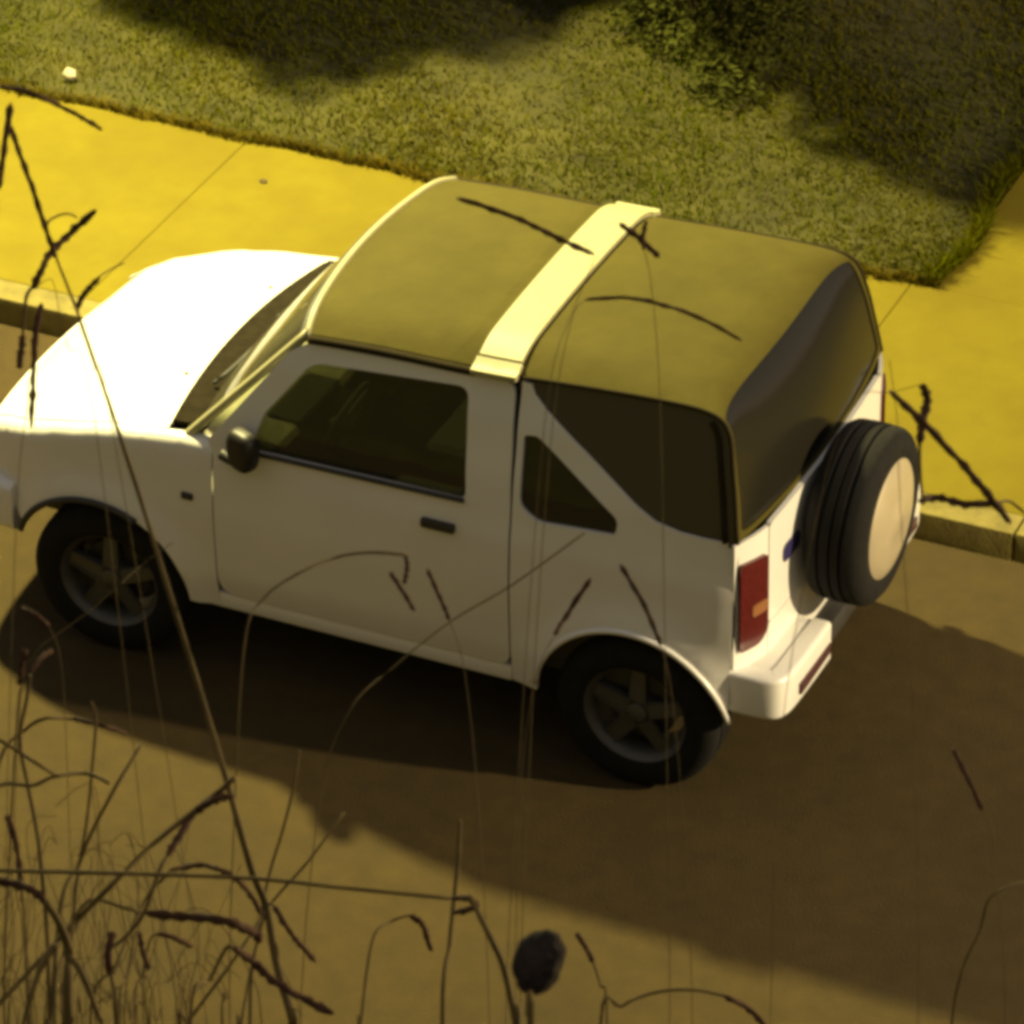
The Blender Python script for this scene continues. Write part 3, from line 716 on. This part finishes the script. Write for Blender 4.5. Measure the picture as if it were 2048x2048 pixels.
stalk('grass seed head hanging straight down in front of the front fender', [
    (S, 0.9, 0.9, [(30, 1100), (55, 800), (80, 640), (84, 606)]),
    (H, 6.5, 4, [(83, 606), (72, 660), (68, 720), (65, 790), (62, 858)])], 3.8, (10, 2090))
stalk('grass seed head drooping over the grass edge in the top left corner', [
    (S, 3.5, 3, [(-60, 400), (-50, 220), (-20, 176), (0, 173)]),
    (H, 5, 3, [(0, 173), (62, 186), (124, 214), (165, 236), (205, 260)])], 3.9, (-60, 2090))
stalk('thick upright grass seed head cut by the left photo edge', [
    (S, 3, 3, [(-40, 900), (-22, 600), (-5, 400)]),
    (H, 7, 4, [(-3, 380), (8, 300), (22, 206)])], 3.7, (-60, 2090))
stalk('long dark horizontal grass stem crossing the lower left, bent at its tip', [
    (S, 5.5, 4, [(-60, 1738), (0, 1741), (254, 1747), (507, 1757), (700, 1777), (903, 1797)]),
    (H, 7, 6, [(903, 1797), (935, 1797), (953, 1810), (940, 1818), (906, 1825)])], 3.6, (-90, 2090))
stalk('long purple brown grass stem slanting up from the lower left corner', [
    (S, 6, 6, [(-40, 2048), (0, 2006), (145, 1850), (225, 1768), (308, 1687), (399, 1614), (440, 1582), (468, 1556)]),
    (H, 8, 6, [(468, 1592), (430, 1600), (391, 1625), (355, 1680), (335, 1712)]),
    (S, 5, 4, [(335, 1712), (319, 1741), (290, 1821), (262, 1862), (232, 1890)])], 3.7)
stalk('straight grass stem rising to the shadow edge, lower left', [
    (S, 5, 4, [(100, 2060), (123, 1803), (156, 1734), (178, 1676), (225, 1585), (283, 1488)])], 3.9)
stalk('thin upright grass stem with a bright tip at the shadow edge', [
    (S, 4, 3, [(140, 2060), (149, 1817), (159, 1730), (174, 1640), (185, 1531), (192, 1440), (183, 1404)])], 4.1)
stalk('short dark upright seed head at the left edge above the horizontal stem', [
    (S, 4, 3, [(60, 2060), (50, 1860), (43, 1775)]), (H, 7, 5, [(43, 1775), (33, 1694), (14, 1628)])], 3.8)
stalk('leaning thin grass stem second from the left edge, lower left', [
    (S, 5, 4, [(100, 2060), (95, 1880), (87, 1777), (76, 1676), (58, 1582), (40, 1480), (54, 1397), (60, 1350)])], 4.0)
stalk('arching grass blade drooping right at the shadow edge, far left', [
    (S, 4, 4, [(-20, 1700), (0, 1520), (51, 1459), (91, 1437), (145, 1437)]), (H, 4.5, 3, [(145, 1437), (200, 1450), (256, 1468)])], 4.2, (-30, 2090))
stalk('arching grass blade below it, with a slanting side branch', [
    (S, 4, 4, [(-30, 1640), (0, 1571), (65, 1571), (109, 1553), (174, 1547), (217, 1566)]), (S, 4, 4, [(-10, 1475), (36, 1502), (75, 1528), (116, 1553)])], 4.0, (-40, 2090))
stalk('slim grass stem standing right of the tallest stalk', [
    (S, 3.5, 3, [(500, 2060), (520, 1850), (540, 1745), (565, 1662), (587, 1575), (598, 1500)])], 4.3)
stalk('thin grass stem slanting from bottom left up to the shadow, lower middle', [
    (S, 5, 2.5, [(360, 2070), (380, 2038), (471, 1915), (543, 1806), (616, 1723), (688, 1625)])], 4.2)
stalk('drooping brown seed head arching over the tallest stalk', [
    (S, 3, 3, [(180, 2060), (232, 1930), (290, 1800), (340, 1742)]), (H, 6, 5, [(340, 1740), (399, 1730), (440, 1740), (471, 1756), (507, 1798), (520, 1830)])], 3.8)
stalk('thick dark arching seed head low in the left half', [
    (S, 3, 4, [(110, 2060), (130, 1900), (174, 1803), (254, 1817), (290, 1826)]), (H, 10, 6, [(290, 1826), (362, 1832), (453, 1842), (507, 1866), (520, 1885)])], 3.7)
stalk('dark seed head slanting down across the tallest stalk near the bottom edge', [
    (S, 4, 4, [(380, 2060), (420, 1960), (450, 1900), (464, 1893)]), (H, 9, 6, [(464, 1893), (514, 1930), (554, 1966), (616, 2002), (668, 2028)])], 3.7)
stalk('grass seed head slanting down right of the tallest stalk', [
    (S, 3, 3, [(480, 2060), (510, 1900), (535, 1815), (547, 1810)]), (H, 6, 4, [(547, 1810), (580, 1864), (605, 1893), (631, 1924)])], 3.9)
stalk('short curved seed head floating low between the stems', [
    (S, 2.5, 2.5, [(270, 2060), (285, 1950), (300, 1880), (315, 1868)]), (H, 6, 4, [(315, 1868), (348, 1875), (386, 1894)])], 4.0)
stalk('small hanging seed head beside the short curved one', [
    (S, 2.5, 2.5, [(240, 2060), (255, 1950), (270, 1870), (279, 1864)]), (H, 5.5, 4, [(279, 1864), (286, 1904), (298, 1938)])], 4.0)
stalk('thick dark grass clump stem at the bottom left, forked', [
    (S, 13, 7, [(138, 2060), (138, 1912), (120, 1850), (91, 1803)]), (H, 9, 6, [(91, 1803), (60, 1778), (0, 1762), (-40, 1752)]),
    (S, 8, 4, [(110, 1890), (83, 1930), (60, 2000), (44, 2060)]), (S, 8, 5, [(140, 1915), (165, 1950), (203, 2045)])], 3.6)
stalk('bushy little seed spike low beside the forked clump', [
    (S, 4, 4, [(235, 2060), (232, 2002), (222, 1950)]), (H, 9, 5, [(222, 1950), (216, 1912), (226, 1862)])], 3.8)
stalk('pair of small seed spikes at the left edge beside the front wheel shadow', [
    (S, 2.5, 2.5, [(20, 1700), (36, 1420), (44, 1375)]), (H, 6, 5, [(40, 1370), (44, 1330), (52, 1298)]), (H, 5, 3, [(60, 1345), (80, 1318), (105, 1300)])], 4.0, (10, 2090))
stalk('small grass blade pointing left of the front tyre', [
    (S, 0.9, 0.9, [(140, 1700), (125, 1350), (98, 1252)]), (H, 5, 3, [(98, 1252), (70, 1230), (42, 1216)])], 4.1, (150, 2090))
stalk('thin pale grass stem slanting across the front tyre', [
    (S, 0.9, 0.9, [(40, 1420), (70, 1310), (120, 1265), (186, 1217), (233, 1175), (290, 1125), (345, 1085)])], 4.3, (20, 2090))
stalk('dark seed head lying across the front roof canvas', [
    (S, 0.9, 0.9, [(1040, 1500), (1075, 1000), (1105, 740), (1150, 612), (1190, 515)]), (H, 6, 4, [(1188, 509), (1120, 478), (1056, 447), (985, 418), (913, 396)])], 4.1, (1010, 2090))
stalk('forked little seed head at the far end of the roof bar', [
    (S, 0.9, 0.9, [(1330, 1300), (1320, 800), (1304, 580), (1288, 498)]), (H, 6, 5, [(1318, 514), (1284, 481), (1238, 446)]), (H, 5, 3, [(1288, 500), (1286, 470), (1293, 442)])], 4.0, (1340, 2090))
stalk('bent grass blade arching over the rear canvas', [
    (S, 0.9, 0.9, [(1060, 1500), (1100, 900), (1140, 650), (1170, 600)]), (H, 4.5, 3, [(1170, 600), (1244, 595), (1312, 606), (1398, 635), (1485, 682)])], 4.0, (1040, 2090))
stalk('bent red brown seed head hanging beside the spare wheel', [
    (S, 0.9, 0.9, [(1560, 1500), (1640, 1000), (1712, 802), (1778, 786), (1846, 768)]), (H, 9, 4, [(1846, 768), (1855, 802), (1844, 845), (1839, 890)]), (S, 4, 3, [(1839, 890), (1840, 940), (1846, 1010)])], 3.8, (1540, 2090))
stalk('long dark seed head slanting down over the kerb behind the car', [
    (S, 0.9, 0.9, [(1830, 1500), (1800, 1000), (1796, 860), (1790, 800), (1779, 720)]), (H, 8, 5, [(1779, 782), (1839, 838), (1915, 918), (1973, 987), (2022, 1047)])], 3.7, (1835, 2090))
stalk('dark seed head lying level above the kerb behind the spare wheel', [
    (S, 3, 3, [(2090, 1500), (2080, 1100), (2030, 1010), (1995, 1005)]), (H, 8, 6, [(1993, 1005), (1930, 1008), (1875, 995), (1838, 1002)])], 3.8, (2100, 2090))
stalk('grass blade arching over the door with a hanging tip', [
    (S, 0.6, 3.5, [(470, 1600), (490, 1280), (526, 1198), (596, 1147), (675, 1114), (745, 1105), (812, 1110)]), (H, 4.5, 3, [(812, 1110), (814, 1140), (808, 1168)]), (H, 5, 3, [(780, 1145), (800, 1175), (830, 1222)])], 4.0, (460, 2090))
stalk('short dark seed head slanting below the door handle', [
    (S, 0.9, 0.9, [(960, 1650), (930, 1350), (899, 1240)]), (H, 4.5, 3, [(899, 1240), (880, 1195), (855, 1138)])], 4.1, (980, 2090))
stalk('thin straight stem crossing the door towards the quarter window', [
    (S, 0.8, 2.2, [(640, 1600), (700, 1420), (780, 1340), (900, 1244), (1024, 1170), (1169, 1066)])], 4.2, (600, 2090))
stalk('small seed spike above the rear wheel arch', [
    (S, 0.9, 0.9, [(1040, 1600), (1062, 1400), (1082, 1323), (1110, 1270)]), (H, 5.5, 3, [(1110, 1270), (1132, 1232), (1182, 1156)])], 4.1, (1030, 2090))
stalk('dark seed spike slanting across the rear quarter above the wheel', [
    (S, 0.9, 0.9, [(1370, 1700), (1345, 1400), (1322, 1292)]), (H, 5, 3, [(1322, 1292), (1289, 1211), (1240, 1128)])], 4.0, (1385, 2090))
stalk('upright thin stem crossing the tip of the horizontal stem', [
    (S, 5, 4, [(885, 2060), (899, 1890), (910, 1781), (917, 1705), (920, 1640)])], 3.8)
stalk('thick dark stem leaning left beside the round seed head', [
    (S, 9, 5, [(1034, 2060), (1008, 1937), (986, 1886), (961, 1836), (940, 1790)])], 3.3)
stalk('tiny seed spike right of the round seed head', [
    (S, 2, 2.5, [(1215, 2070), (1200, 1970), (1186, 1924)]), (H, 5.5, 4, [(1186, 1924), (1172, 1895), (1152, 1866)])], 3.8)
stalk('hooked grass blade below the horizontal stem, lower middle', [
    (S, 2.5, 3, [(720, 2060), (745, 1880), (785, 1842), (820, 1831)]), (H, 6, 3, [(820, 1831), (845, 1848), (855, 1880), (864, 1902)])], 4.0)
stalk('grass blade arching along the bottom edge right of the round seed head', [
    (S, 4, 3, [(1200, 2070), (1243, 2013), (1316, 1984), (1388, 1980), (1450, 1992)]), (H, 6, 4, [(1450, 1992), (1500, 2020), (1535, 2060)])], 3.8)
stalk('faint arching grass blade in the shadow by the right edge', [
    (S, 3, 3, [(1900, 2070), (1960, 1860), (1985, 1790), (2060, 1762)])], 4.2)
stalk('faint slanting seed spike in the shadow right of the bumper', [
    (S, 0.9, 0.9, [(2010, 2060), (1985, 1700), (1965, 1620)]), (H, 5, 3, [(1965, 1620), (1940, 1565), (1905, 1495)])], 4.0)
# the round dark seed head on its own stem
dp = 2.9; rp = root_of(1062, 2080, dp)
pl = empty('seed_head_plant', rp); tag(pl, 'round dark seed head on a stem at the bottom edge', 'plant')
P = [rp, rp.lerp(at(1062, 2080, dp), 0.5), at(1062, 2080, dp), at(1058, 2030, dp), at(1062, 1975, dp)]
V, F = tube_data(smooth_path(P, 5), 8*dp/FPX, 7, 0.08); raw('stem', [v-rp for v in V], F, 'straw', pl, True)
bm = bmesh.new(); bmesh.ops.create_icosphere(bm, subdivisions=4, radius=1)
cc = at(1078, 1918, dp)-rp
for v in bm.verts:
    d_ = v.co.normalized(); q = 1+random.uniform(-0.035, 0.035)+0.05*math.sin(d_.x*9)*math.sin(d_.z*7)
    p = RV*d_.x*52*q+UV*d_.z*66*q*(1.0-0.12*d_.z)+DV*d_.y*52*q
    p += RV*d_.z*10
    v.co = cc+p*dp/FPX
finish(bm, 'seed_ball', 'bud', pl, True, 60)
# thin stems too many to count behind and between the stalks, and rough growth on the bank
V = []; F = []
for _ in range(75):
    px = random.gauss(190, 190); py = random.uniform(1560, 2000); dp = random.uniform(4.0, 5.2)
    b = at(px+random.uniform(-120, 120), 2100, dp); r_ = Vector((b.x, b.y, bank_z(b.x, b.y)-0.02))
    t_ = at(px, py, dp); mid = b.lerp(t_, 0.55)+RV*random.uniform(-0.02, 0.02)
    tip = t_+RV*random.uniform(-0.04, 0.04)-UV*random.uniform(-0.02, 0.03)
    path_ = smooth_path([r_, b, mid, t_, tip], 4); k = random.uniform(0.9, 2.2)*dp/FPX
    v_, f_ = tube_data(path_, [k*(1-0.6*j/len(path_)) for j in range(len(path_))], 4)
    o_ = len(V); V += v_; F += [tuple(i+o_ for i in ff) for ff in f_]
tag(raw('thin_grass', V, F, 'straw'), 'tangle of thin dry grass stems in the lower left corner', 'grass', kind='stuff')
def reg_bank(): return random.uniform(-6, 16), random.uniform(-13.6, -4.5)
tag(grass_blades('bank_grass', 14000, reg_bank, (0.10, 0.30), 0.012, bank_z, 'grass', 0.8), 'rough grass covering the embankment below the camera', 'grass', kind='stuff')
